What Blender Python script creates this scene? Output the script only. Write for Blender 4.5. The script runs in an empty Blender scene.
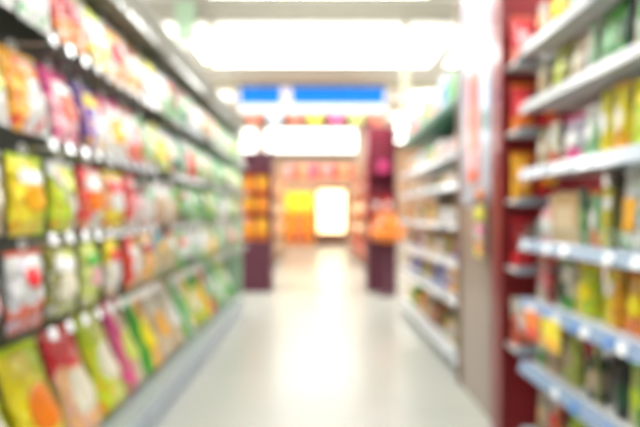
import bpy, bmesh, math, random
from mathutils import Vector, Matrix
random.seed(7)
C = bpy.context.scene.collection
PI = math.pi

# ------------------------------------------------------------------ colours
PAL = {
 'white': (.86,.86,.84), 'cream': (.84,.78,.62), 'beige': (.72,.60,.44), 'tan': (.62,.45,.26), 'brown': (.30,.15,.07),
 'red': (.78,.015,.03), 'crimson': (.45,.01,.03), 'orange': (.90,.27,.01), 'amber': (.92,.48,.02), 'yellow': (.93,.78,.01),
 'lime': (.56,.75,.01), 'pale-lime': (.70,.74,.25), 'olive': (.38,.36,.05), 'green': (.10,.42,.04), 'dark-green': (.01,.13,.05),
 'mint': (.55,.80,.55), 'teal': (.05,.33,.26), 'cyan': (.02,.45,.60), 'blue': (.05,.20,.65), 'pale-blue': (.60,.72,.88),
 'purple': (.24,.08,.50), 'lavender': (.70,.62,.82), 'pink': (.85,.12,.38), 'pale-pink': (.88,.55,.58), 'peach': (.90,.58,.36),
 'grey': (.42,.42,.40), 'black': (.015,.018,.016), 'maroon': (.09,.008,.02), 'salmon': (.82,.25,.16),
}

PAL.update({k: tuple(round(c**1.35, 4) for c in v) for k, v in PAL.items() if k not in ('white', 'cream', 'pale-blue', 'lavender', 'black', 'grey')})
PAL['pale-lime'] = (.62, .70, .14); PAL['green'] = (.06, .42, .02); PAL['pink'] = (.85, .06, .30); PAL['peach'] = (.92, .50, .22); PAL['mint'] = (.27, .58, .30); PAL['lime'] = (.60, .78, .004); PAL['yellow'] = (.95, .78, .004); PAL['amber'] = (.95, .45, .008); PAL['red'] = (.80, .008, .02); PAL['orange'] = (.95, .23, .006); PAL['white'] = (.80, .80, .78)
# ------------------------------------------------------------------ materials
_mats = {}
def nodes_of(name):
    m = bpy.data.materials.new(name); m.use_nodes = True
    nt = m.node_tree; return m, nt, nt.nodes['Principled BSDF']
def N(nt, t, **kw):
    n = nt.nodes.new(t)
    for k, v in kw.items(): setattr(n, k, v)
    return n
def math_node(nt, op, a, b):
    n = N(nt, 'ShaderNodeMath', operation=op)
    for i, v in enumerate((a, b)):
        if isinstance(v, (int, float)): n.inputs[i].default_value = v
        else: nt.links.new(v, n.inputs[i])
    return n.outputs[0]

def plain(name, col, rough=.45, metal=0.0, var=.06, scale=6.0, bump=0.0, coat=0.0, spec=.5):
    """a paint / plastic / metal with slight procedural mottling"""
    key = ('plain', name)
    if key in _mats: return _mats[key]
    m, nt, b = nodes_of(name)
    tc = N(nt, 'ShaderNodeTexCoord'); no = N(nt, 'ShaderNodeTexNoise')
    no.inputs['Scale'].default_value = scale; no.inputs['Detail'].default_value = 3
    nt.links.new(tc.outputs['Object'], no.inputs['Vector'])
    mix = N(nt, 'ShaderNodeMix', data_type='RGBA')
    mix.inputs['A'].default_value = (*[c*(1-var) for c in col], 1)
    mix.inputs['B'].default_value = (*[min(1, c*(1+var)) for c in col], 1)
    nt.links.new(no.outputs['Fac'], mix.inputs['Factor'])
    nt.links.new(mix.outputs['Result'], b.inputs['Base Color'])
    b.inputs['Roughness'].default_value = rough; b.inputs['Metallic'].default_value = metal
    b.inputs['Coat Weight'].default_value = coat; b.inputs['Specular IOR Level'].default_value = spec
    if bump:
        bp = N(nt, 'ShaderNodeBump'); bp.inputs['Strength'].default_value = bump; bp.inputs['Distance'].default_value = .01
        nt.links.new(no.outputs['Fac'], bp.inputs['Height']); nt.links.new(bp.outputs['Normal'], b.inputs['Normal'])
    _mats[key] = m; return m

def printed(A, B, style, Cc=None, film=True):
    """packaging film or board: colour A with colour B printed in one region, and small flecks of Cc: print, and painted gap shade on far bags"""
    key = ('print', A, B, style, Cc, film)
    if key in _mats: return _mats[key]
    m, nt, b = nodes_of('packaging_%s_%s_%s' % (A, B, style))
    tc = N(nt, 'ShaderNodeTexCoord'); sp = N(nt, 'ShaderNodeSeparateXYZ'); nt.links.new(tc.outputs['Object'], sp.inputs[0])
    Y, Z = sp.outputs['Y'], sp.outputs['Z']
    no = N(nt, 'ShaderNodeTexNoise'); no.inputs['Scale'].default_value = 3.0; no.inputs['Detail'].default_value = 2
    nt.links.new(tc.outputs['Object'], no.inputs['Vector'])
    wob = math_node(nt, 'MULTIPLY', math_node(nt, 'SUBTRACT', no.outputs['Fac'], .5), .5)
    if style == 'top':      d = math_node(nt, 'SUBTRACT', math_node(nt, 'ADD', Z, wob), .62)
    elif style == 'bottom': d = math_node(nt, 'SUBTRACT', .36, math_node(nt, 'ADD', Z, wob))
    elif style == 'near':   d = math_node(nt, 'SUBTRACT', math_node(nt, 'MULTIPLY', math_node(nt, 'ADD', Y, wob), -1), .12)
    elif style == 'far':    d = math_node(nt, 'SUBTRACT', math_node(nt, 'ADD', Y, wob), .12)
    elif style == 'diag':   d = math_node(nt, 'SUBTRACT', .17, math_node(nt, 'ABSOLUTE', math_node(nt, 'SUBTRACT', math_node(nt, 'ADD', Z, Y), .5), 0))
    elif style == 'band':   d = math_node(nt, 'SUBTRACT', .17, math_node(nt, 'ABSOLUTE', math_node(nt, 'SUBTRACT', math_node(nt, 'ADD', Z, wob), .5), 0))
    else:                   d = math_node(nt, 'SUBTRACT', no.outputs['Fac'], .54)
    mask = math_node(nt, 'MULTIPLY', d, 25); mask.node.use_clamp = True
    mx = N(nt, 'ShaderNodeMix', data_type='RGBA'); nt.links.new(mask, mx.inputs['Factor'])
    mx.inputs['A'].default_value = (*PAL[A], 1); mx.inputs['B'].default_value = (*PAL[B], 1)
    out = mx.outputs['Result']
    if Cc:
        n2 = N(nt, 'ShaderNodeTexNoise'); n2.inputs['Scale'].default_value = 6.5; n2.inputs['Detail'].default_value = 2
        nt.links.new(tc.outputs['Object'], n2.inputs['Vector'])
        k = math_node(nt, 'MULTIPLY', math_node(nt, 'SUBTRACT', n2.outputs['Fac'], .58), 30); k.node.use_clamp = True
        m2 = N(nt, 'ShaderNodeMix', data_type='RGBA'); nt.links.new(k, m2.inputs['Factor'])
        nt.links.new(out, m2.inputs['A']); m2.inputs['B'].default_value = (*PAL[Cc], 1); out = m2.outputs['Result']
    nt.links.new(out, b.inputs['Base Color'])
    b.inputs['Roughness'].default_value = .28 if film else .5
    if film:
        n3 = N(nt, 'ShaderNodeTexNoise'); n3.inputs['Scale'].default_value = 5.5; n3.inputs['Detail'].default_value = 2; n3.inputs['Distortion'].default_value = .8
        nt.links.new(tc.outputs['Object'], n3.inputs['Vector'])
        bp = N(nt, 'ShaderNodeBump'); bp.inputs['Strength'].default_value = 1.0; bp.inputs['Distance'].default_value = .05
        nt.links.new(n3.outputs['Fac'], bp.inputs['Height']); nt.links.new(bp.outputs['Normal'], b.inputs['Normal'])
        b.inputs['Coat Weight'].default_value = .5; b.inputs['Coat Roughness'].default_value = .06
    _mats[key] = m; return m

def solid(c): return plain('ink_' + c.replace('-', '_'), PAL[c], .35, coat=.3)

def glow(name, col, strength, pattern=False):
    m, nt, b = nodes_of(name)
    b.inputs['Base Color'].default_value = (.8, .8, .8, 1)
    b.inputs['Emission Color'].default_value = (*col, 1); b.inputs['Emission Strength'].default_value = strength
    return m

# ------------------------------------------------------------------ mesh helpers
def mesh(bm, name, smooth=False):
    me = bpy.data.meshes.new(name); bmesh.ops.recalc_face_normals(bm, faces=bm.faces[:]); bm.to_mesh(me); bm.free()
    if smooth:
        for p in me.polygons: p.use_smooth = True
    return me
def box_bm(x0, x1, y0, y1, z0, z1, bev=0.0):
    bm = bmesh.new(); bmesh.ops.create_cube(bm, size=1)
    for v in bm.verts: v.co = Vector(((x0+x1)/2 + v.co.x*(x1-x0), (y0+y1)/2 + v.co.y*(y1-y0), (z0+z1)/2 + v.co.z*(z1-z0)))
    if bev: bmesh.ops.bevel(bm, geom=bm.edges[:], offset=bev, segments=2, profile=.5, affect='EDGES')
    return bm
def lathe_bm(prof, n=20):
    bm = bmesh.new(); rings = []
    for r, z in prof:
        rings.append([bm.verts.new((max(r, .0005)*math.cos(2*PI*i/n), max(r, .0005)*math.sin(2*PI*i/n), z)) for i in range(n)])
    for a, b in zip(rings, rings[1:]):
        for i in range(n): bm.faces.new((a[i], a[(i+1) % n], b[(i+1) % n], b[i]))
    bm.faces.new(rings[0]); bm.faces.new(rings[-1]); return bm
def tube_bm(pts, r, n=8):
    bm = bmesh.new(); rings = []
    for i, p in enumerate(pts):
        p = Vector(p); t = (Vector(pts[min(i+1, len(pts)-1)]) - Vector(pts[max(i-1, 0)])).normalized()
        u = t.cross(Vector((0, 1, 0)) if abs(t.y) < .9 else Vector((0, 0, 1))).normalized(); w = t.cross(u)
        rings.append([bm.verts.new(p + r*(math.cos(2*PI*k/n)*u + math.sin(2*PI*k/n)*w)) for k in range(n)])
    for a, b in zip(rings, rings[1:]):
        for i in range(n): bm.faces.new((a[i], a[(i+1) % n], b[(i+1) % n], b[i]))
    bm.faces.new(rings[0]); bm.faces.new(rings[-1]); return bm

def link(name, me, mat=None, parent=None, loc=(0,0,0), rot=(0,0,0), scale=(1,1,1)):
    o = bpy.data.objects.new(name, me); C.objects.link(o)
    o.location = loc; o.rotation_euler = rot; o.scale = scale
    if parent: o.parent = parent
    if mat is not None and me is not None:
        if not me.materials: me.materials.append(None)
        o.material_slots[0].link = 'OBJECT'; o.material_slots[0].material = mat
    return o
def box(name, b, mat, parent=None, bev=0.003, loc=(0,0,0), rot=(0,0,0)):
    return link(name, mesh(box_bm(*b, bev), name), mat, parent, loc, rot)
def empty(name, loc=(0,0,0)):
    return link(name, None, None, None, loc)
def tag(o, label, cat, group=None, kind=None):
    o['label'] = label; o['category'] = cat
    if group: o['group'] = group
    if kind: o['kind'] = kind
    return o
def structure(name, b, mat, bev=0.0):
    o = box(name, b, mat, bev=bev); o['kind'] = 'structure'; return o
ORD = ['first','second','third','fourth','fifth','sixth','seventh','eighth','ninth','tenth','eleventh','twelfth','thirteenth','fourteenth']
clean = lambda c: c.replace('-', ' ')

# ------------------------------------------------------------------ package shapes (unit meshes: width along Y, height along Z, thickness along X)
def pouch_half(u, v, T, stand=False):
    """outward bulge of a filled film pouch at u,v in 0..1"""
    a = max(0.0, 1 - abs(2*u-1)**2.6)**.55
    lo, hi = (.02, .90) if stand else (.07, .93)
    if v <= lo: g = .55 if stand else 0
    elif v >= hi: g = 0
    else:
        t = (v-lo)/(hi-lo)
        g = (1-t**2.2)**.7*.9 + .1*math.sin(PI*t) if stand else max(0, math.sin(PI*t))**.55
        if stand: g = max(g, 0)
    w = 1 + .13*math.sin(9*u+5*v) + .10*math.sin(17*v-6*u)
    return T/2*a*g*w + .004
def pouch_bm(T=.42, stand=False, nu=12, nv=16, ylim=None):
    bm = bmesh.new(); fr = {}; bk = {}
    for j in range(nv+1):
        v = j/nv
        pinch = 1 - .06*math.sin(PI*v)
        for i in range(nu+1):
            u = i/nu; y = (u-.5)*pinch
            h = pouch_half(u, v, T, stand)
            crimp = .006*(-1)**i if (v > .93 or (v < .06 and not stand)) else 0
            edge = i in (0, nu)
            fr[i, j] = bm.verts.new((h+crimp, y, v)); bk[i, j] = bm.verts.new((-h+crimp, y, v))
    for j in range(nv):
        for i in range(nu):
            bm.faces.new((fr[i,j], fr[i+1,j], fr[i+1,j+1], fr[i,j+1]))
            bm.faces.new((bk[i,j], bk[i,j+1], bk[i+1,j+1], bk[i+1,j]))
        for i in (0, nu): bm.faces.new((fr[i,j], fr[i,j+1], bk[i,j+1], bk[i,j]))
    for i in range(nu):
        for j in (0, nv): bm.faces.new((fr[i,j], fr[i+1,j], bk[i+1,j], bk[i,j]))
    return bm
def patch_bm(T, stand, cu, cv, ru, rv, round_=True, sgn=1):
    """printed label that follows the bulge of the pouch's front, with its own thin edge"""
    bm = bmesh.new(); n = 20; rings = []
    ks = (0.0, .35, .7, 1.0, 1.0)
    for r_i, k in enumerate(ks):
        ring = []
        for i in range(n):
            a = 2*PI*i/n; c, s = math.cos(a), math.sin(a)
            if not round_:
                q = max(abs(c), abs(s)); c, s = c/q, s/q
            kk = max(k, .02); u = cu + ru*kk*c; v = cv + rv*kk*s
            h = pouch_half(u, v, T, stand) + (.012 if r_i < 4 else -.004)
            ring.append(bm.verts.new((h, (u-.5)*(1-.06*math.sin(PI*v)), v)))
        rings.append(ring)
    for a, b in zip(rings, rings[1:]):
        for i in range(n): bm.faces.new((a[i], a[(i+1) % n], b[(i+1) % n], b[i]))
    bm.faces.new(rings[0]); return bm
M_POUCH = mesh(pouch_bm(.42), 'pouch_film', True)
M_STAND = mesh(pouch_bm(.55, True), 'standing_pouch_film', True)
PATCH = {}
for st in (False, True):
    T = .55 if st else .42
    PATCH[st, 'oval'] = mesh(patch_bm(T, st, .5, .48, .30, .19), 'oval_label', True)
    PATCH[st, 'disc'] = mesh(patch_bm(T, st, .5, .66, .20, .14), 'disc_label', True)
    PATCH[st, 'block'] = mesh(patch_bm(T, st, .5, .40, .28, .20, False), 'block_label', True)
    PATCH[st, 'strip'] = mesh(patch_bm(T, st, .5, .72, .34, .09, False), 'strip_label', True)
def seal_bm():
    bm = bmesh.new(); n = 16; L = []
    for i in range(n+1):
        y = -.505 + 1.01*i/n; x = .006*(-1)**i
        L.append([bm.verts.new((x+dx, y, z)) for dx, z in ((.016,.945), (.016,1.0), (-.016,1.0), (-.016,.945))])
    for a, b in zip(L, L[1:]):
        for k in range(4): bm.faces.new((a[k], a[(k+1) % 4], b[(k+1) % 4], b[k]))
    bm.faces.new(L[0]); bm.faces.new(L[-1]); return bm
M_SEAL = mesh(seal_bm(), 'crimped_seal')
def tab_bm():
    bm = bmesh.new(); n = 16; rings = []
    for x, r in ((-.0015,.011), (.0015,.011), (.0015,.019), (-.0015,.019)):
        rings.append([bm.verts.new((x, r*math.cos(2*PI*i/n), r*math.sin(2*PI*i/n))) for i in range(n)])
    for k in range(4):
        a, b = rings[k], rings[(k+1) % 4]
        for i in range(n): bm.faces.new((a[i], a[(i+1) % n], b[(i+1) % n], b[i]))
    return bm
M_TAB = mesh(tab_bm(), 'hang_tab')
M_CARTON = mesh(box_bm(-.5,.5,-.5,.5,0,1,.018), 'carton_board')
M_PANEL = mesh(box_bm(.495,.512,-.34,.34,.30,.72,.004), 'carton_label')
M_FLAP = mesh(box_bm(-.51,.51,-.06,.06,.985,1.008,.003), 'sealing_tape')
M_BOTTLE = mesh(lathe_bm([(.30,0),(.46,.01),(.5,.05),(.5,.58),(.46,.66),(.24,.78),(.19,.82),(.19,.92)]), 'bottle_body', True)
M_BCAP = mesh(lathe_bm([(.21,.915),(.23,.92),(.23,.99),(.2,1.0)]), 'bottle_cap', True)
M_BLABEL = mesh(lathe_bm([(.49,.16),(.515,.165),(.515,.5),(.49,.505)]), 'bottle_label', True)
M_JAR = mesh(lathe_bm([(.40,0),(.49,.02),(.5,.07),(.5,.76),(.42,.86),(.40,.88)]), 'jar_body', True)
M_JLID = mesh(lathe_bm([(.41,.87),(.45,.88),(.45,.985),(.41,1.0)]), 'jar_lid', True)
M_JLABEL = mesh(lathe_bm([(.49,.2),(.512,.205),(.512,.64),(.49,.645)]), 'jar_label', True)

def bag(name, loc, w, h, t, A, B, style, L, shape, Cc=None, stand=False, rot=(0,0,0), tab=False, face=1, ht=0.0, detail=True, extra=None):
    """a film bag; face=1 looks towards +X, -1 towards -X. t is the bulge in metres"""
    T = .55 if stand else .42
    o = link(name, M_STAND if stand else M_POUCH, printed(A, B, style, Cc), None, loc, (rot[0], rot[1], rot[2] + (0 if face > 0 else PI)), (t/T, w, h))
    if detail:
        s = link('top_seal', M_SEAL, solid(B if style != 'blot' else A), o)
        if L:
            p = link('front_label', PATCH[stand, shape], solid(L), o); p['label'] = clean(L) + ' printed label on the front'
        if extra:
            p = link('logo_strip', PATCH[stand, 'strip'], solid(extra), o); p['label'] = clean(extra) + ' printed strip near the top'
        if tab:
            q = link('hang_tab', M_TAB, solid('white'), o, (0, 0, 1 + ht/h)); q.scale = (T/t, 1/w, 1/h)
    return o
def carton(name, loc, w, h, d, A, L, rotz=0, detail=True):
    o = link(name, M_CARTON, printed(A, A, 'blot', None, False), None, loc, (0,0,rotz), (d, w, h))
    if detail:
        if L: p = link('front_label', M_PANEL, solid(L), o); p['label'] = clean(L) + ' printed panel'
        link('sealing_tape', M_FLAP, solid('cream'), o)
    return o
def bottle(name, loc, w, h, A, L, cap, jar=False):
    o = link(name, M_JAR if jar else M_BOTTLE, solid(A), None, loc, (0,0,0), (w, w, h))
    link('lid' if jar else 'cap', M_JLID if jar else M_BCAP, solid(cap), o)
    p = link('wrap_label', M_JLABEL if jar else M_BLABEL, solid(L), o)
    return o

# ------------------------------------------------------------------ the setting
def floor_mat():
    m, nt, b = nodes_of('polished_tile_floor')
    tc = N(nt, 'ShaderNodeTexCoord'); br = N(nt, 'ShaderNodeTexBrick')
    br.offset = 0; br.inputs['Scale'].default_value = 1; br.inputs['Brick Width'].default_value = .6; br.inputs['Row Height'].default_value = .6
    br.inputs['Mortar Size'].default_value = .003
    br.inputs['Color1'].default_value = (.405,.42,.375,1); br.inputs['Color2'].default_value = (.43,.44,.395,1); br.inputs['Mortar'].default_value = (.42,.43,.40,1)
    no = N(nt, 'ShaderNodeTexNoise'); no.inputs['Scale'].default_value = 5; no.inputs['Detail'].default_value = 5
    nt.links.new(tc.outputs['Object'], br.inputs['Vector']); nt.links.new(tc.outputs['Object'], no.inputs['Vector'])
    mx = N(nt, 'ShaderNodeMix', data_type='RGBA', blend_type='MULTIPLY'); mx.inputs['Factor'].default_value = .04
    nt.links.new(br.outputs['Color'], mx.inputs['A']); nt.links.new(no.outputs['Color'], mx.inputs['B'])
    nt.links.new(mx.outputs['Result'], b.inputs['Base Color'])
    b.inputs['Roughness'].default_value = .27
    b.inputs['Specular IOR Level'].default_value = 1.0
    return m
WALL = plain('white_wall_paint', (.80,.79,.75), .7)
structure('floor', (-6, 6, -3, 19, -.1, 0), floor_mat())
CEIL = 4.0
structure('ceiling', (-6, 6, -3, 19, CEIL, CEIL+.1), plain('ceiling_tile', (.86,.86,.83), .8, bump=.1))
structure('wall_left', (-6.1, -6, -3, 19, 0, CEIL), WALL)
structure('wall_right', (6, 6.1, -3, 19, 0, CEIL), WALL)
cream = plain('cream_paint', (.74,.70,.55), .6)
grey_beige = plain('grey_beige_paint', (.52,.49,.42), .6)
# back wall with a doorway opening at X -0.05..1.05
structure('wall_back', (-6, -.08, 18, 18.1, 0, CEIL), plain('back_wall_paint', (.42,.26,.16), .7))
structure('wall_back', (1.08, 6, 18, 18.1, 0, CEIL), plain('back_wall_paint', (.42,.26,.16), .7))
structure('wall_back', (-.08, 1.08, 18, 18.1, 2.2, CEIL), plain('back_wall_paint', (.42,.26,.16), .7))
# ceiling beams across the aisle
for i, (y, z0, z1, m) in enumerate(((6.3, 3.78, CEIL, grey_beige), (10.2, 3.86, CEIL, cream), (12.6, 3.86, CEIL, cream), (15.0, 3.86, CEIL, cream))):
    structure('trim_%d' % (i+1), (-6, 6, y, y+.16, z0, z1), m)

structure('trim_5', (-1.62, 1.34, 9.4, 9.5, 2.2, CEIL-.2), plain('tan_bulkhead', (.50,.36,.26), .6))
# warm lit doorway at the far end
d = empty('window_1', (.5, 18.05, 0)); d['kind'] = 'structure'
wood = plain('dark_door_frame', (.16,.07,.04), .5)
box('window_frame', (-.58, -.50, -.08, .02, 0, 2.2), wood, d); box('window_frame', (.50, .58, -.08, .02, 0, 2.2), wood, d)
box('window_frame', (-.50, .50, -.08, .02, 2.06, 2.2), wood, d); box('window_frame', (-.50, .50, -.08, .02, 0, .50), wood, d)
p = box('pane', (-.50, .50, -.02, 0, .50, 2.06), glow('warm_lit_glass', (1.0, .74, .34), 6.0), d, 0); p['label'] = 'warm glowing glass'

# ------------------------------------------------------------------ lamps
lamp_frame = plain('lamp_housing', (.8,.8,.78), .4)
lamp_glow = glow('lamp_diffuser', (1.0, .985, .95), 9.0)
lamp_spots = [(x, y) for y in (.8, 3.0, 5.2, 7.5, 11.4, 13.8, 16.4) for x in (-3.4, 0, 3.4)]
row_names = {.8: 'over the camera end of the aisle', 3.0: 'above the yellow snack bags', 5.2: 'above the far bay of bags', 7.5: 'between grey beam and blue sign', 11.4: 'just past the blue sign', 13.8: 'second past the blue sign', 16.4: 'closest to the glowing doorway'}
for x, y in lamp_spots:
    t = empty('ceiling_light', (x, y, CEIL))
    side = {0: 'over the aisle', -3.4: 'over the area behind hook racks', 3.4: 'over the area behind open shelves'}[x]
    tag(t, 'white ceiling lamp %s, %s' % (side, row_names[y].replace('over the camera end of the aisle', 'first of its line')), 'lamp', 'ceiling lamps in lines')
    wide = 1.9 if (y == 7.5 and x == 0) else 1.3; dp = .66 if y == 7.5 else .36
    box('lamp_housing', (-wide, wide, -dp, dp, -.29, -.24), lamp_frame, t, .006)
    box('diffuser', (-wide+.05, wide-.05, -dp+.05, dp-.05, -.302, -.291), lamp_glow, t, 0)
    L = bpy.data.lights.new('ceiling_light_lamp', 'AREA'); L.shape = 'RECTANGLE'; L.size = 2*wide-.1; L.size_y = .62
    L.energy = (105 if x == 0 else 70) * (.85 if y > 10 else .65 if y == 5.2 else 1); L.color = (1, .985, .95)
    lo = bpy.data.objects.new('ceiling_light_lamp', L); C.objects.link(lo); lo.location = (x, y, CEIL-.32)
    for sx in (-1, 1): link('hanger_rod', mesh(tube_bm([(sx*(wide-.2), 0, -.24), (sx*(wide-.2), 0, -.001)], .012), 'hanger_rod'), lamp_frame, t)
    U = bpy.data.lights.new('added_ceiling_fill', 'AREA'); U.shape = 'RECTANGLE'; U.size = 2*wide-.1; U.size_y = .5; U.energy = 45; U.color = (1, .985, .95)  # upward fill light, added to brighten the ceiling
    uo = bpy.data.objects.new('added_ceiling_fill', U); C.objects.link(uo); uo.location = (x, y, CEIL-.235); uo.rotation_euler = (PI, 0, 0)

# ------------------------------------------------------------------ the hook-hung gondola (four bays) and its bags
steel = plain('grey_steel', (.34,.36,.34), .35, .6)
dark_back = plain('dark_pegboard', (.11,.115,.10), .6)
green_grey = plain('green_grey_fascia', (.115,.11,.075), .6)
base_grey = plain('pale_grey_base', (.36,.41,.46), .4)
tag_white = plain('white_tag_plastic', (.88,.91,.95), .18, coat=.5)
chrome = plain('chrome_wire', (.75,.76,.76), .18, 1.0)
XL = -.90
HOOKZ = [2.09, 1.745, 1.41, 1.105, .80]
M_HOOK = mesh(tube_bm([(-.43, 0, 0), (-.2, 0, 0), (.035, 0, 0), (.052, 0, .006), (.06, 0, .018)], .0032), 'hook_prong', True)
M_TAG = mesh(box_bm(.058, .062, -.019, .019, -.024, .014, .0012), 'price_tag')
M_ARM = mesh(tube_bm([(-.43, 0, .03), (.04, 0, .03), (.055, 0, .026)], .0022), 'tag_arm', True)
Y0, PITCH, NBAG = 1.435, .215, 20
BAYS = [(.9, 2.525, 'nearest'), (2.525, 3.60, 'second'), (3.60, 4.675, 'third'), (4.675, 5.77, 'farthest')]
for bi, (y0, y1, bn) in enumerate(BAYS):
    g = tag(empty('hook_gondola', (XL, y0, 0)), '%s bay of the long rack of hooks hung with snack bags' % bn, 'shelving', 'bays of the hook rack')
    L = y1 - y0 - .002
    box('back_panel', (-.50, -.46, 0, L, .2, 2.12), dark_back, g)
    box('base', (-.50, 0, 0, L, 0, .15), base_grey, g, .008)
    box('deck', (-.50, -.012, 0, L, .151, .18), plain('pale_deck', (.33,.38,.37), .4), g, .004)
    box('upright', (-.46, -.43, 0, .035, .2, 2.12), steel, g)
    box('upright', (-.46, -.43, L-.035, L, .2, 2.12), steel, g)
    box('fascia', (-.50, 0, 0, L, 2.125, 2.30), green_grey, g, .006)
    if bi == 3: box('end_panel', (-.5, -.02, L, L+.025, .2, 2.12), plain('mint_end_panel', (.35,.5,.36), .45), g)
    ks = [k for k in range(NBAG) if y0 - .001 <= Y0 + PITCH*k < y1 - .03]
    for z in HOOKZ:
        for k in ks:
            for off in (PITCH/2, PITCH-.003):
                y = Y0 + PITCH*k + off - y0
                if y > L - .005: continue
                h = link('hook', M_HOOK, chrome, g, (-.01, y, z))
                link('price_tag', M_TAG, tag_white, h, (0, 0, 0), (0, -.3, 0))

# per row: (A, B, style, label colour, label shape, fleck colour)
ROWS = [
 [('white','mint','top','pale-lime','strip','mint'), ('white','green','top','crimson','strip','mint'), ('red','orange','bottom','crimson','oval',None), ('white','yellow','bottom','lime','strip','cream'), ('peach','white','near','red','oval','orange'),
  ('white','peach','bottom','cream','oval',None), ('white','olive','top','yellow','disc',None), ('white','mint','bottom','white','oval','pale-pink'), ('mint','white','top','brown','block',None), ('white','teal','bottom','mint','oval',None),
  ('white','pale-pink','band','mint','strip',None), ('mint','white','near','white','oval',None), ('peach','cream','top','tan','oval',None), ('pale-pink','white','bottom','peach','oval',None), ('cream','mint','bottom','beige','oval',None),
  ('white','green','top','mint','oval',None), ('mint','pale-lime','blot','white','oval',None), ('pale-lime','white','band','green','disc',None), ('white','green','bottom','lime','oval',None), ('mint','white','diag','green','disc',None), ('white','mint','top','lime','disc',None), ('green','white','band','mint','oval',None), ('mint','green','bottom','white','strip',None)],
 [('white','grey','near','pale-lime','oval',None), ('white','amber','near','orange','strip',None), ('pale-pink','pink','top','salmon','oval','pink'), ('white','purple','near','yellow','strip',None), ('white','pink','top','amber','block','cream'),
  ('white','salmon','bottom','pale-pink','oval',None), ('beige','green','near','cream','oval','white'), ('lime','yellow','band','amber','block','white'), ('white','teal','bottom','cream','oval',None), ('white','teal','near','mint','disc',None),
  ('red','white','top','salmon','oval',None), ('mint','green','bottom','white','oval','white'), ('cream','green','near','tan','block',None), ('white','green','bottom','mint','oval',None), ('mint','white','blot','green','disc',None),
  ('green','mint','top','white','oval',None), ('mint','dark-green','bottom','pale-lime','oval',None), ('white','green','diag','mint','strip',None), ('mint','white','bottom','lime','oval',None), ('pale-lime','green','near','white','oval',None), ('mint','white','top','green','oval',None), ('green','mint','blot','white','disc',None), ('mint','pale-lime','band','white','oval',None)],
 [('beige','white','near','cream','oval',None), ('yellow','lime','far','amber','oval',None), ('lime','white','diag','pale-lime','disc',None), ('white','red','near','orange','oval','peach'), ('peach','yellow','bottom','white','oval','red'),
  ('white','red','near','pale-pink','oval',None), ('white','dark-green','top','mint','disc','salmon'), ('tan','white','top','beige','oval','pale-pink'), ('beige','white','near','tan','block',None), ('green','dark-green','bottom','mint','oval',None),
  ('white','green','bottom','mint','oval',None), ('green','white','blot','white','disc',None), ('white','dark-green','near','mint','oval',None), ('pale-lime','green','bottom','white','disc',None), ('green','mint','top','white','oval',None),
  ('white','green','top','green','disc',None), ('lavender','white','bottom','white','oval',None), ('white','dark-green','bottom','mint','block',None), ('green','lime','near','white','oval',None), ('mint','green','band','cream','oval',None), ('salmon','beige','bottom','cream','oval',None), ('beige','salmon','top','orange','oval',None), ('mint','green','near','white','oval',None)],
 [('lavender','white','bottom','pale-pink','oval',None), ('white','salmon','bottom','red','disc','lavender'), ('pale-lime','olive','near','cream','block',None), ('lime','pale-lime','near','pale-pink','oval',None), ('white','yellow','top','red','strip','amber'),
  ('peach','red','near','white','oval','orange'), ('tan','amber','bottom','peach','oval','white'), ('beige','cyan','top','tan','oval',None), ('beige','red','far','white','strip',None), ('mint','green','bottom','white','oval','green'),
  ('white','dark-green','bottom','mint','oval',None), ('green','white','near','white','disc',None), ('white','green','bottom','cream','block',None), ('cream','yellow','bottom','amber','oval',None), ('yellow','green','top','white','oval',None),
  ('mint','white','near','green','oval',None), ('white','green','near','lavender','oval',None), ('pale-pink','white','top','salmon','oval',None), ('salmon','mint','bottom','white','disc',None), ('mint','green','blot','white','oval',None), ('pale-lime','mint','top','white','oval',None), ('mint','white','band','pale-lime','oval',None), ('green','mint','far','white','oval',None)],
 [('lime','yellow','near','white','oval',None), ('yellow','lime','far','orange','oval',None), ('peach','red','top','cream','block','pale-pink'), ('pale-lime','lime','near','cream','oval',None), ('beige','pink','near','pale-lime','oval','tan'),
  ('amber','green','near','yellow','oval',None), ('beige','cream','top','amber','oval',None), ('cream','beige','bottom','white','oval','tan'), ('white','green','near','mint','oval','green'),
  ('green','yellow','near','white','oval',None), ('yellow','green','top','amber','oval',None), ('salmon','mint','band','white','disc',None), ('mint','green','bottom','white','oval',None),
  ('green','white','blot','mint','oval',None), ('pale-lime','green','bottom','white','oval',None), ('mint','white','top','green','disc',None)],
]
ROWNAME = ['top hook row', 'second hook row', 'third hook row', 'fourth hook row', 'base deck']
STY = {'top': '{B}-topped', 'bottom': '{B}-bottomed', 'near': '{B}-edged', 'far': '{B}-flanked', 'diag': '{B}-slashed', 'band': '{B}-banded', 'blot': '{B}-mottled'}
def look(A, B, style, L, kind):
    s = clean(A) + ' ' + kind
    if A == B: return s + (' with %s label' % clean(L) if L else '')
    return STY[style].replace('{B}', B) + ' ' + s + (' with %s label' % clean(L) if L else '')
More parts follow.
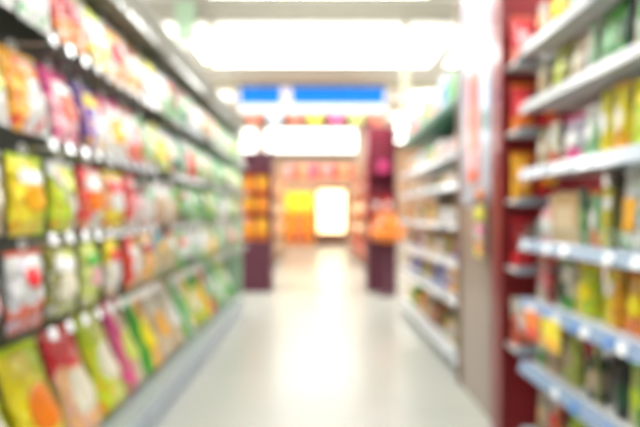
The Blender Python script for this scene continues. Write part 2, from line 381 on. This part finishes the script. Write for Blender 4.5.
for r, row in enumerate(ROWS):
    kf = -1 if r < 4 else 0
    pitch, yst, nb = (PITCH, Y0, NBAG) if r < 4 else (.2853, 1.435, 15)
    for k, (A, B, style, L, shp, Cc) in enumerate(row[:nb - kf], kf):
        y0 = yst + pitch*k; bi = next(i for i, b in enumerate(BAYS) if y0 < b[1] - .01)
        k0 = next(q for q in range(kf, NBAG) if Y0 + PITCH*q >= BAYS[bi][0] - .001)
        pos = '%s along %s, %s bay' % (ORD[k-k0], ROWNAME[r], BAYS[bi][2])
        if r == 4: pos = '%s along the base deck' % (ORD + ['fifteenth'])[k]
        rz = random.uniform(-.13, .13); Cc = Cc or random.choice(['dark-green', 'dark-green', 'teal', 'green', None, 'tan'] if k >= 8 else ['white', 'cream', 'amber', 'red', 'green', None, None, None])  # dark flecks on far bags paint in the shade of gaps between bags
        if r < 4:
            hz = HOOKZ[r]; h = {0: .285, 1: .275, 2: .262, 3: .262}[r] * random.uniform(.96, 1.0); w = random.uniform(.172, .190); rl = random.uniform(-.035, .035)
            tl = (.29, .29, .06, .04)[r] * random.uniform(.8, 1.15)
            if r < 2: h *= 1.03
            Rm = Matrix.Rotation(rz, 3, 'Z') @ Matrix.Rotation(-tl, 3, 'Y')
            root = Vector((XL - (.085 if r < 2 else .05), y0+PITCH/2, hz - .004)) - Rm @ Vector((0, 0, h+.02))
            o = bag('hanging_snack_bag', root, w, h, .075, A, B, style, L, shp, Cc, False, (0, -tl, rz), True, 1, .020, extra=random.choice(['red','white','amber','green','white','crimson']) if k < 9 and L and shp != 'strip' and shp != 'disc' else None)
            tag(o, look(A, B, style, L, 'bag') + ', ' + pos, 'snack bag', 'snack bags hanging on the ' + ROWNAME[r])
        else:
            h = random.uniform(.50, .54); w = random.uniform(.245, .265)
            o = bag('standing_snack_bag', (XL-.15, y0+pitch/2, .206), w, h, .13, A, B, style, L, shp, Cc, True, (0, -.27, rz*.3), False, 1)
            tag(o, look(A, B, style, L, 'tall bag') + ', ' + pos, 'snack bag', 'tall bags standing on the base deck')

# ------------------------------------------------------------------ open-shelf gondolas on the other side
white_steel = plain('white_shelf_steel', (.72,.73,.72), .35)
rail_mat = plain('pale_blue_price_rail', (.34,.40,.47), .25, coat=.3)
blue_tag = plain('blue_price_tag', (.12,.27,.62), .3, coat=.4)
XR = 1.03
def shelf_gondola(name, label, y0, y1, shelves, top, back, blue=(), riser=(), depth=.46, tagw=.075, ngap=.105, topmat=None, untagged=(), rails={}, skip=.2):
    g = tag(empty(name, (XR, y0, 0)), label, 'shelving', None); L = y1 - y0
    box('back_panel', (depth, depth+.04, 0, L, .1, top), back, g)
    box('base', (0.03, depth+.04, 0, L, 0, .10), base_grey, g, .006)
    box('upright', (depth-.03, depth, 0, .035, .1, top), white_steel, g); box('upright', (depth-.03, depth, L-.035, L, .1, top), white_steel, g)
    if topmat: box('top_board', (0.0, depth+.04, 0, L, top+.002, top+.06), topmat, g)
    for si, z in enumerate(shelves):
        s = box('shelf', (.02, depth-.031, .002, L-.002, z-.03, z), white_steel, g, .002)
        bm = box_bm(-.004, .018, .002, L-.002, z-.048, z+.008, .003)
        for v in bm.verts: v.co.x += (v.co.z - z - .012)*.3 if v.co.x < .01 else 0
        link('price_rail', mesh(bm, 'price_rail'), rails.get(si, rail_mat), s)
        n = int((L-.06)/ngap)
        for i in range(n):
            if si in untagged or random.random() < skip or (si in blue and i % 3 == 1): continue
            yy = .05 + i*ngap
            bm = box_bm(-.010, -.0055, yy, yy+tagw, z-.044, z-.004, .001)
            for v in bm.verts: v.co.x += (v.co.z - z - .012)*.3
            link('price_tag', mesh(bm, 'price_tag'), blue_tag if (si in blue and i % 3 != 2) else tag_white, s)
        if si in riser:
            bm = bmesh.new()
            for zz in (z+.03, z+.05, z+.07):
                b2 = tube_bm([(.012, .01, zz), (.012, L-.01, zz)], .0018, 6); me = bpy.data.meshes.new('t'); b2.to_mesh(me); b2.free(); bm.from_mesh(me)
            for i in range(int(L/.06)):
                b2 = tube_bm([(.012, .02+i*.06, z+.011), (.012, .02+i*.06, z+.072)], .0018, 6); me = bpy.data.meshes.new('t'); b2.to_mesh(me); b2.free(); bm.from_mesh(me)
            link('wire_grille', mesh(bm, 'wire_grille'), plain('green_wire', (.25,.38,.30), .3, .5), s)
    return g
NEAR_SH = [2.03, 1.745, 1.415, 1.067, .772, .455, .12]
shelf_gondola('shelf_gondola', 'white open shelving packed with pouches, next to the red end panel', 1.15, 2.425, NEAR_SH, 2.3, plain('grey_green_backing', (.07,.08,.07), .6), blue=(4, 5), riser=(3,), untagged=(0, 1), tagw=.05, ngap=.075,
    rails={0: plain('grey_white_rail', (.33,.35,.36), .3), 1: plain('grey_white_rail', (.33,.35,.36), .3), 3: plain('blue_grey_rail', (.30,.38,.50), .25, coat=.3), 4: plain('blue_rail', (.28,.38,.56), .25, coat=.3), 5: plain('blue_rail', (.28,.38,.56), .25, coat=.3)}, skip=.4)
SHN = ['top shelf', 'second shelf', 'third shelf', 'fourth shelf', 'fifth shelf', 'sixth shelf', 'bottom shelf']
# (x0, x1 pixel span in the photo of the pack's front, height, form, A, B, style, label, label shape, fleck)
NEAR = {
 0: [(533,547,.22,'pouch','white','red','bottom','peach','oval',None), (548,567,.24,'pouch','amber','orange','near','yellow','oval',None), (568,586,.24,'pouch','white','green','near','mint','oval',None), (587,608,.24,'pouch','mint','green','top','white','oval',None)],
 1: [(533,548,.20,'pouch','beige','cream','top','tan','oval',None), (552,571,.225,'pouch','lime','olive','far','pale-lime','oval',None), (573,590,.20,'pouch','beige','grey','blot','cream','oval',None), (591,602,.215,'pouch','white','mint','far','cream','disc',None), (603,623,.225,'pouch','mint','green','top','mint','oval',None), (624,637,.225,'pouch','green','dark-green','far','dark-green','oval',None), (638,660,.22,'pouch','mint','white','near','green','disc',None)],
 2: [(531,544,.20,'pouch','beige','olive','near','cream','oval',None), (546,561,.22,'pouch','cream','salmon','bottom','white','disc',None), (564,583,.21,'pouch','lavender','pink','bottom','white','oval',None), (586,602,.22,'pouch','mint','white','top','white','oval',None), (603,616,.26,'pouch','yellow','olive','near','white','oval',None), (617,633,.26,'pouch','yellow','amber','bottom','cream','oval',None), (634,656,.25,'pouch','lime','yellow','near','yellow','strip',None)],
 3: [(526,536,.21,'bottle','pale-pink','white','','white','',None), (540,577,.225,'carton','tan','tan','','beige','',None), (579,592,.235,'pouch','green','teal','top','mint','oval',None), (593,605,.22,'pouch','mint','orange','bottom','white','oval',None), (606,619,.235,'pouch','yellow','olive','far','white','strip',None), (620,650,.315,'pouch','white','pale-blue','band','amber','block',None)],
 4: [(529,543,.20,'pouch','pale-pink','cream','bottom','salmon','disc',None), (544,557,.21,'pouch','crimson','red','near','red','oval',None), (559,575,.21,'pouch','cream','green','bottom','dark-green','block',None), (577,597,.215,'pouch','lime','yellow','near','yellow','oval',None), (605,625,.215,'pouch','yellow','amber','far','cream','disc',None), (626,652,.215,'pouch','amber','orange','bottom','yellow','oval',None)],
 5: [(530,543,.20,'pouch','mint','green','bottom','cream','oval',None), (545,561,.22,'pouch','beige','salmon','near','pale-pink','oval',None), (563,580,.22,'pouch','pale-lime','olive','near','beige','oval',None), (582,593,.24,'bottle','dark-green','beige','','beige','',None), (595,607,.22,'pouch','beige','pale-lime','far','brown','disc',None), (609,622,.25,'bottle','black','grey','','dark-green','',None), (625,652,.22,'pouch','pale-lime','green','far','lime','oval',None)],
 6: [(532,548,.2,'pouch','cream','tan','bottom','peach','oval',None), (550,562,.22,'pouch','white','salmon','far','red','oval',None), (565,585,.2,'pouch','lime','green','near','cyan','oval',None), (588,605,.24,'bottle','black','teal','','teal','',None)],
}
def shelf_pack(form, x, y0, y1, z, h, A, B, style, L, shp, Cc, detail=True, deep=None):
    Cc = Cc or random.choice(['white', 'cream', 'amber', 'green', None, None])
    w = (y1 - y0) * .96; yc = (y0+y1)/2
    if form == 'pouch':
        t = min(.11, w*.6)
        return bag('shelf_pouch', (x + t*.62, yc, z+.001), w, h, t, A, B, style, L, shp, Cc, True, (0, .03, random.uniform(-.04,.04)), False, -1, detail=detail), look(A, B, style, L, 'pouch')
    if form == 'carton':
        dd = deep or .2
        return carton('shelf_carton', (x+dd/2+.005, yc, z+.001), w, h, dd, A, L, PI, detail), look(A, A, style, L, 'carton')
    jar = form == 'jar'
    w = min(w, .11)
    return bottle('shelf_jar' if jar else 'shelf_bottle', (x+w/2+.006, yc, z+.001), w, h, A, L, B, jar), '%s-lidded %s %s with %s label' % (B, clean(A), form, clean(L))
for si, packs in NEAR.items():
    for i, (x0, x1, h, form, A, B, style, L, shp, Cc) in enumerate(packs):
        kk = 535 if form == 'pouch' else 518
        ya = kk/(max(x1, 549)-318); yb = min(kk/(x0-318), 2.405 if i == 0 else prev - .004); prev = ya
        o, lk = shelf_pack(form, 1.08, ya, yb, NEAR_SH[si], h, A, B, style, L, shp, Cc)
        tag(o, '%s, %s from red panel on %s' % (lk, ORD[i], SHN[si]), form, 'packs on the %s of the white shelving' % SHN[si])
# promotional cards clipped to the fifth shelf's rail
for i, (y, c1, c2, lb) in enumerate(((2.125, 'orange', 'red', 'orange card with red band clipped under the fifth shelf rail'), (1.945, 'yellow', 'amber', 'yellow card with amber band clipped beside the orange card'))):
    t = tag(empty('shelf_rail_card', (XR-.050, y, .70)), lb, 'card', 'cards clipped to the shelf rail')
    box('card_face', (-.003, .002, 0, .15, -.075, .05), solid(c1), t, .001)
    box('card_band', (-.005, -.0031, .01, .14, -.065, -.03), solid(c2), t, .0005)

# red end panel with small bracket shelves
redp = plain('deep_red_laminate', (.30,.012,.018), .35, coat=.3)
g = tag(empty('red_display_panel', (1.0, 2.60, 0)), 'tall deep red end panel with small bracket shelves between white shelving and pillar', 'display panel')
box('panel', (0, .55, 0, .05, 0, 2.6), redp, g, .004)
box('edge_post', (-.03, -.001, -.05, .10, 0, 2.6), plain('dark_red_post', (.20,.008,.012), .35, coat=.3), g, .01)
BZ = [1.98, 1.625, 1.27, .92, .51]
for z in BZ:
    s = box('bracket_shelf', (.004, .34, -.165, -.002, z-.02, z), white_steel, g, .003)
    box('price_rail', (.004, .30, -.172, -.166, z-.03, z+.012), rail_mat, s, .002)
BP = [[('red','salmon','bottom','pale-pink'), ('white','red','top','salmon')], [('red','orange','bottom','red'), ('crimson','red','bottom','orange')], [('amber','orange','far','peach'), ('orange','red','bottom','amber')],
      [('crimson','red','bottom','brown'), ('salmon','white','top','white')], [('salmon','cream','top','white'), ('olive','green','bottom','cream')]]
for zi, z in enumerate(BZ):
    for j, (A, B, style, L) in enumerate(BP[zi]):
        x = 1.0 + .07 + .135*j
        o = bag('bracket_shelf_pouch', (x, 2.60-.085, z+.001), .118, .25, .07, A, B, style, L, 'oval', None, True, (0, 0, -PI/2), False, 1)
        tag(o, '%s, %s the aisle on %s bracket shelf' % (look(A, B, style, L, 'pouch'), ('beside', 'behind its neighbour from')[j], ['top', 'second', 'third', 'fourth', 'lowest'][zi]), 'pouch', 'pouches on the red panel')

# clad pillar
pil = empty('pillar', (1.0, 2.78, 0)); pil['kind'] = 'structure'
box('pillar_core', (.02, .55, 0, .64, 0, CEIL), plain('pillar_plaster', (.62,.60,.58), .6), pil)
box('cladding', (0, .019, .004, .58, .0, 1.25), plain('taupe_cladding', (.36,.29,.25), .25, .3), pil, .003)
box('cladding', (0, .019, .004, .58, 1.26, CEIL-.01), plain('pale_cladding', (.42,.44,.52), .25), pil, .003)
box('corner_trim', (-.012, .02, .585, .64, 0, CEIL-.01), plain('brown_corner_trim', (.22,.12,.08), .4), pil, .004)
# posters on the pillar
for i, (y0, y1, z0, z1, c, c2, lb) in enumerate(((.02, .15, 1.62, 2.10, 'pale-blue', 'teal', 'grey blue narrow poster with teal strip, on the clad pillar'), (.20, .42, 1.40, 2.10, 'salmon', 'pale-pink', 'tall salmon poster with pale pink strip, on the clad pillar'))):
    t = tag(empty('wall_poster', (.9985, 2.78, 0)), lb, 'poster', 'posters on the pillar')
    box('sheet', (-.004, 0, y0, y1, z0, z1), solid(c), t, .001); box('printed_strip', (-.006, -.0041, y0+.02, y1-.02, z0+.08, z0+.2), solid(c2), t, .0005)
# clip strip with small packets
t = tag(empty('clip_strip', (.985, 2.70, .93)), 'white clip strip hanging on the pillar with packets', 'clip strip')
box('strip', (.002, .006, .15, .18, 0, .42), white_steel, t, .001)
for i, (c, c2) in enumerate((('orange','brown'), ('yellow','lime'), ('pink','white'), ('salmon','yellow'))):
    o = bag('hanging_packet', (.960, 2.865, 1.25-.105*i), .15, .098, .03, c, c2, 'bottom', c2, 'oval', None, False, (0,0,0), False, -1)
    tag(o, 'small %s packet with %s label, %s from top of the clip strip' % (c, c2, ORD[i]), 'packet', 'packets on the clip strip')

# farther open shelving past the pillar
FAR_SH = [1.665, 1.43, 1.125, .835, .555, .13]
shelf_gondola('shelf_gondola', 'long white open shelving past the pillar with green top board', 3.46, 6.0, FAR_SH, 2.02, plain('grey_brown_backing', (.06,.05,.045), .6), topmat=plain('green_top_board', (.03,.16,.10), .4), ngap=.11, tagw=.085, skip=.12)
FC = [['mint','white','pale-blue','white','pale-lime','cream'], ['white','beige','cream','salmon','grey','white'], ['tan','beige','brown','cream','salmon','amber'], ['brown','tan','purple','beige','maroon','tan'], ['tan','purple','blue','amber','brown','beige'], ['amber','green','brown','black','olive','tan'], ['orange','amber','brown','tan','grey','brown']]
def second(z): return z
rows7 = [1.64] + FAR_SH[1:]
H = {0: .27, 1: .15, 2: .21, 3: .21, 4: .2, 5: .26}
for si, z in enumerate(FAR_SH):
    for k in range(12):
        ya = 3.48 + .208*k; yb = ya + .2
        pal = FC[si] if si else ['white','mint','pale-blue','cream','white','pale-lime']
        A = random.choice(pal); B = random.choice([c for c in FC[si+1] if c != A]); L = random.choice([c for c in ('white','tan','amber','salmon','lavender','olive') if c not in (A, B)])
        form = random.choice(['carton','carton','pouch','jar'] if si in (2,3,4) else ['carton','pouch','pouch','jar'])
        st = random.choice(['top','bottom','near','band'])
        h = H[si]*random.uniform(.68, .92)
        o, lk = shelf_pack(form, 1.11, ya+.004, yb, z, h, A, B, st, L, 'oval', None, True, .17)
        pos = ('%s from pillar on %s' % (ORD[k], SHN[si])) if k < 6 else ('%s from maroon stand end, %s' % (ORD[11-k], SHN[si]))
        if si == 5: pos = pos.replace('sixth shelf', 'bottom shelf')
        tag(o, '%s, %s' % (lk, pos + (' past pillar' if k >= 6 else '')), form, 'packs on the %s past the pillar' % ('bottom shelf' if si == 5 else SHN[si]))
# boxes of stock along the green top board
for k in range(9):
    A = ['white','mint','pale-blue','white','cream','mint','white','pale-pink','white'][k]
    w = .24
    o = carton('stock_carton', (XR+.2, 3.64 + .27*k, 2.082), w, .2 + .05*(k % 3), .3, A, ['teal','green','blue','salmon','amber','teal','pink','red','green'][k], PI)
    tag(o, '%s carton with label, %s from the pillar along the green top board' % (clean(A), ORD[k]), 'carton', 'cartons on the green top board')

# ------------------------------------------------------------------ maroon promotional stands at the aisle's end
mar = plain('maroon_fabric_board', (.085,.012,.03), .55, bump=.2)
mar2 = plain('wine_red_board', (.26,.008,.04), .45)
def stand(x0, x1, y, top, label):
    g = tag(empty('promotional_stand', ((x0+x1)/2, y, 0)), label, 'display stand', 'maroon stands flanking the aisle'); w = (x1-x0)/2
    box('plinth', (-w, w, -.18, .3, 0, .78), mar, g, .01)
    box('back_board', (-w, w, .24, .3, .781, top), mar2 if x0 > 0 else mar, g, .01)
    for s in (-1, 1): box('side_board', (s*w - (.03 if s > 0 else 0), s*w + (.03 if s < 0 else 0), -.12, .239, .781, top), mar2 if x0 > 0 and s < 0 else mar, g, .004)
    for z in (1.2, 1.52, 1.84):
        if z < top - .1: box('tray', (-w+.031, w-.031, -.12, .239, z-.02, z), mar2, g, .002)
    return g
stand(-1.22, -.72, 7.5, 2.2, 'maroon promotional stand with orange packs, past the end of the hook rack')
for i, z in enumerate((.783, 1.202, 1.522)):
    for j in range(2):
        A = ('orange','amber')[(i+j) % 2]
        o = bag('promotional_pouch', (-1.075 + .21*j, 7.46, z), .18, .36 if i == 0 else .27, .13, A, 'orange', 'bottom', 'amber', 'oval', None, True, (0,0,-PI/2), False, 1)
        tag(o, '%s pouch, %s maroon stand past hook rack, %s' % (A, ['on the plinth of', 'on the lower tray of', 'on the upper tray of'][i], ('outer one of two', 'nearer the aisle')[j]), 'pouch', 'orange pouches on the maroon stand')
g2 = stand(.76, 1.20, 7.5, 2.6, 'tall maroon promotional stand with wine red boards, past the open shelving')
box('poster_panel', (-.02, .16, .225, .238, 1.78, 2.05), solid('pink'), g2, .002)
for j, (x, y, z, hh, A) in enumerate(((.90, 7.46, .783, .38, 'orange'), (1.08, 7.46, .783, .38, 'amber'), (.90, 7.46, 1.202, .27, 'crimson'), (1.08, 7.46, 1.202, .27, 'red'))):
    o = bag('promotional_pouch', (x, y, z), .165, hh, .14, A, 'peach' if j < 2 else 'salmon', 'bottom', 'white', 'oval', None, True, (0,0,-PI/2), False, 1)
    tag(o, '%s pouch on the tall maroon stand, %s' % (A, ['plinth level beside the aisle', 'plinth level behind the orange one', 'lower tray beside the aisle', 'lower tray away from the aisle'][j]), 'pouch', 'pouches on the tall maroon stand')
# loose net of oranges in front of the tall stand: a dump basket
b = tag(empty('dump_basket', (1.02, 7.05, 0)), 'round orange dump basket on a thin post in front of the tall maroon stand', 'basket')
link('post', mesh(lathe_bm([(.14,0),(.14,.02),(.022,.03),(.022,.80)]), 'basket_post', True), mar, b)
link('bowl', mesh(lathe_bm([(.03,.78),(.18,.80),(.255,.90),(.26,.98),(.245,.98),(.24,.91),(.17,.83),(.03,.82)]), 'basket_bowl', True), solid('orange'), b)
for j in range(5):
    a = 2*PI*j/5
    o = bag('basket_pouch', (1.02+.125*math.cos(a), 7.05+.125*math.sin(a), .86), .135, .36, .08, ['orange','peach','amber','orange','salmon'][j], 'orange', 'band', ['yellow','orange','red','cream','yellow'][j], 'disc', None, True, (0,.0,a), False, 1)
    tag(o, '%s pouch with %s label standing in the orange dump basket' % (['orange','peach','amber','deep orange','salmon'][j], ['yellow','orange','red','cream','yellow'][j]), 'pouch', 'pouches in the dump basket')

# ------------------------------------------------------------------ hanging header sign, light boxes, banners
blue = plain('bright_blue_board', (.0,.19,.72), .6, spec=.2)
g = tag(empty('hanging_header_sign', (0, 9.0, 0)), 'wide blue and white header sign hung across the aisle', 'sign')
box('board', (-1.50, 1.28, 0, .06, 3.08, 3.58), plain('white_sign_board', (.78,.80,.82), .5), g)
box('blue_panel', (-1.46, -.70, -.012, -.001, 3.25, 3.575), blue, g, .001); box('blue_panel', (-.49, 1.24, -.012, -.001, 3.25, 3.575), blue, g, .001)
q = box('emblem_panel', (-.69, -.50, -.012, -.001, 3.29, 3.55), solid('lavender'), g, .001); q['label'] = 'pale lavender emblem between the blue panels'
for x in (-1.2, 1.0): link('hanger_rod', mesh(tube_bm([(x, .03, 3.58), (x, .03, CEIL)], .012), 'hanger_rod'), cream, g)
# little pennants on the underside
for i, (x, c) in enumerate(((-1.2,'salmon'), (-.82,'pale-blue'), (-.44,'salmon'), (-.06,'yellow'), (.34,'pink'), (.72,'pale-lime'), (1.10,'salmon'))):
    bm = bmesh.new(); a = [bm.verts.new(v) for v in ((-.13,0,0), (.13,0,0), (.10,0,-.17), (0,0,-.21), (-.10,0,-.17))]; bm.faces.new(a)
    e = bmesh.ops.extrude_face_region(bm, geom=bm.faces[:]); bmesh.ops.translate(bm, vec=(0,.008,0), verts=[v for v in e['geom'] if isinstance(v, bmesh.types.BMVert)])
    o = link('hanging_pennant', mesh(bm, 'pennant'), solid(c), None, (x, 9.02, 3.078))
    tag(o, '%s pennant hanging under the header sign, %s from the hook rack side' % (clean(c), ORD[i]), 'pennant', 'pennants under the header sign')
boxm = plain('lightbox_case', (.75,.73,.68), .5)
for x0, x1, lb in ((-1.02, .74, 'long glowing white light box hung below the blue header sign'), (-1.62, -1.17, 'small glowing white light box hung above the maroon stand with pouches')):
    t = tag(empty('hanging_light_box', ((x0+x1)/2, 9.15, 2.36)), lb, 'light box', 'light boxes below the header sign'); w = (x1-x0)/2
    box('case', (-w, w, 0, .14, 0, .46), boxm, t, .008)
    box('lit_face', (-w+.02, w-.02, -.008, -.001, .02, .44), glow('lightbox_face', (1, .99, .95), 3.2), t, .001)
    for s in (-.8, .8): link('hanger_rod', mesh(tube_bm([(s*w, .07, .46), (s*w, .07, CEIL-2.36)], .01), 'hanger_rod'), cream, t)
# cream drop posts carrying the grey beam and pale green banner beyond the hook rack
for i, (x, y, z0, z1, lb) in enumerate(((-1.58, 7.1, 3.33, CEIL, 'cream drop post from ceiling above the hook rack end'), (1.30, 7.1, 2.70, 3.6, 'cream drop post from ceiling above the open shelving end'))):
    t = tag(empty('ceiling_drop_post', (x, y, 0)), lb, 'post', 'cream drop posts')
    box('post', (-.05, .05, -.05, .05, z0, CEIL-.001 if i else CEIL-.001), cream, t, .006); box('end_cap', (-.065, .065, -.065, .065, z0-.03, z0-.001), grey_beige, t, .004)
t = tag(empty('hanging_banner', (-1.72, 6.2, 3.42)), 'pale green banner hanging from the ceiling over the hook rack', 'banner')
box('banner_cloth', (-.13, .13, 0, .01, 0, .52), plain('pale_green_cloth', (.55,.75,.55), .6), t, .001); box('banner_bar', (-.15, .15, -.008, .018, .521, .545), grey_beige, t, .002)
link('hanger_rod', mesh(tube_bm([(0, .005, .545), (0, .005, CEIL-3.42)], .006), 'hanger_rod'), cream, t)

# ------------------------------------------------------------------ far racks, yellow carton display
def far_rack(x, face, label, cols, word):
    g = tag(empty('distant_rack', (x, 10.5, 0)), label, 'shelving', 'distant racks'); s = face
    brd = plain('wooden_rack_board', (.45,.27,.13), .5)
    box('back_panel', *[tuple(sorted((-s*.42, -s*.46)) + [0, 4.5, 0, 2.2])], brd, g) if False else box('back_panel', (min(-s*.42,-s*.46), max(-s*.42,-s*.46), 0, 4.5, 0, 2.2), brd, g)
    for y in (0, 4.44): box('end_panel', (min(0,-s*.419), max(0,-s*.419), y, y+.06, 0, 2.2), brd, g)
    for z in (.15, .65, 1.15, 1.65): box('shelf', (min(0,-s*.419), max(0,-s*.419), .061, 4.439, z-.03, z), brd, g)
    for zi, z in enumerate((1.65, 1.15, .65, .15)):
        for k in range(6):
            A = cols[(zi*2+k*3+zi*k) % len(cols)]
            o = carton('distant_carton', (x - s*.20, 10.5+.44+.72*k, z+.001), .62, .36+.04*((k+zi) % 3), .34, A, 'cream' if A != 'cream' else 'orange', 0 if s > 0 else PI)
            tag(o, '%s carton, %s along the %s of distant rack %s' % (A, ORD[k], ['top shelf', 'second shelf', 'third shelf', 'lowest shelf'][zi], word), 'carton', 'cartons on the distant rack ' + word)
far_rack(-1.02, 1, 'distant wooden rack of cartons beside the yellow-topped display', ['tan','amber','cream','orange','salmon','olive'], 'near yellow display')
far_rack(1.02, -1, 'distant wooden rack of red cartons beside the glowing doorway', ['red','orange','crimson','maroon','amber','salmon'], 'by glowing doorway')
g = tag(empty('carton_display', (-.68, 17.2, 0)), 'pallet display with yellow header board, left of the glowing doorway'.replace('left of', 'next to'), 'display')
box('pallet', (-.52, .52, -.3, .3, 0, .13), plain('pallet_wood', (.45,.28,.13), .7), g)
box('header_board', (-.50, .50, .24, .28, .131, 1.95), solid('yellow'), g)
for c in range(3):
    for r in range(3):
        o = carton('display_carton', (-.68 + .34*(c-1), 17.15, .132 + .36*r), .30, .355, .32, ['orange','salmon','orange'][c], ['brown','amber','amber'][r], -PI/2)
        tag(o, '%s carton on the pallet display, %s column, %s layer' % (['orange','salmon','orange'][c], ['outer', 'middle', 'doorway side'][c], ['lowest', 'middle', 'top'][r]), 'carton', 'cartons of the pallet display')
for c in range(3):
    o = bag('display_pouch', (-.68 + .34*(c-1), 17.12, .132+.36*3+.001), .28, .42, .14, 'yellow', 'amber', 'bottom', 'yellow', 'oval', None, True, (0,0,-PI/2), False, 1)
    tag(o, 'large yellow pouch standing on %s carton column of pallet display' % ['outer', 'middle', 'doorway side'][c], 'pouch', 'yellow pouches on the pallet display')
# row of red lanterns/garlands over the far doorway
for i in range(9):
    x = -.82 + .215*i
    c = ['pale-pink','salmon','peach','pink','salmon','pale-pink','red','peach','salmon'][i]
    t = tag(empty('hanging_lantern', (x, 13.2, 2.16)), '%s paper lantern hanging before the doorway, %s from the yellow display side' % (clean(c), ORD[i]), 'lantern', 'paper lanterns in a line')
    link('shade', mesh(lathe_bm([(.05,0),(.075,.05),(.1,.16),(.1,.22),(.075,.33),(.05,.38)]), 'lantern_shade', True), solid(c), t)
    link('cord', mesh(tube_bm([(0,0,.38),(0,0,CEIL-2.16)], .006), 'lantern_cord'), solid('red'), t)
    link('tassel', mesh(lathe_bm([(.006,-.14),(.02,-.13),(.012,-.02),(.006,0)], 10), 'lantern_tassel', True), solid('red'), t)

# ------------------------------------------------------------------ world, camera
W = bpy.data.worlds.new('added_frontal_fill'); bpy.context.scene.world = W; W.use_nodes = True  # frontal fill added through the open end behind the camera
bg = W.node_tree.nodes['Background']; bg.inputs['Color'].default_value = (.95, .98, 1.0, 1); bg.inputs['Strength'].default_value = .65
cam = bpy.data.cameras.new('camera'); co = bpy.data.objects.new('camera', cam); C.objects.link(co)
co.location = (0, 0, 1.2); co.rotation_euler = (PI/2, 0, 0)
cam.sensor_width = 36; cam.lens = 27.0; cam.shift_x = .003; cam.clip_start = .02
cam.dof.use_dof = True; cam.dof.focus_distance = .32; cam.dof.aperture_fstop = 2.9
sc = bpy.context.scene; sc.camera = co
sc.view_settings.view_transform = 'Standard'; sc.view_settings.look = 'None'; sc.view_settings.gamma = 1; sc.view_settings.use_curve_mapping = False
sc.view_settings.exposure = -0.78
sc.cycles.use_denoising = True
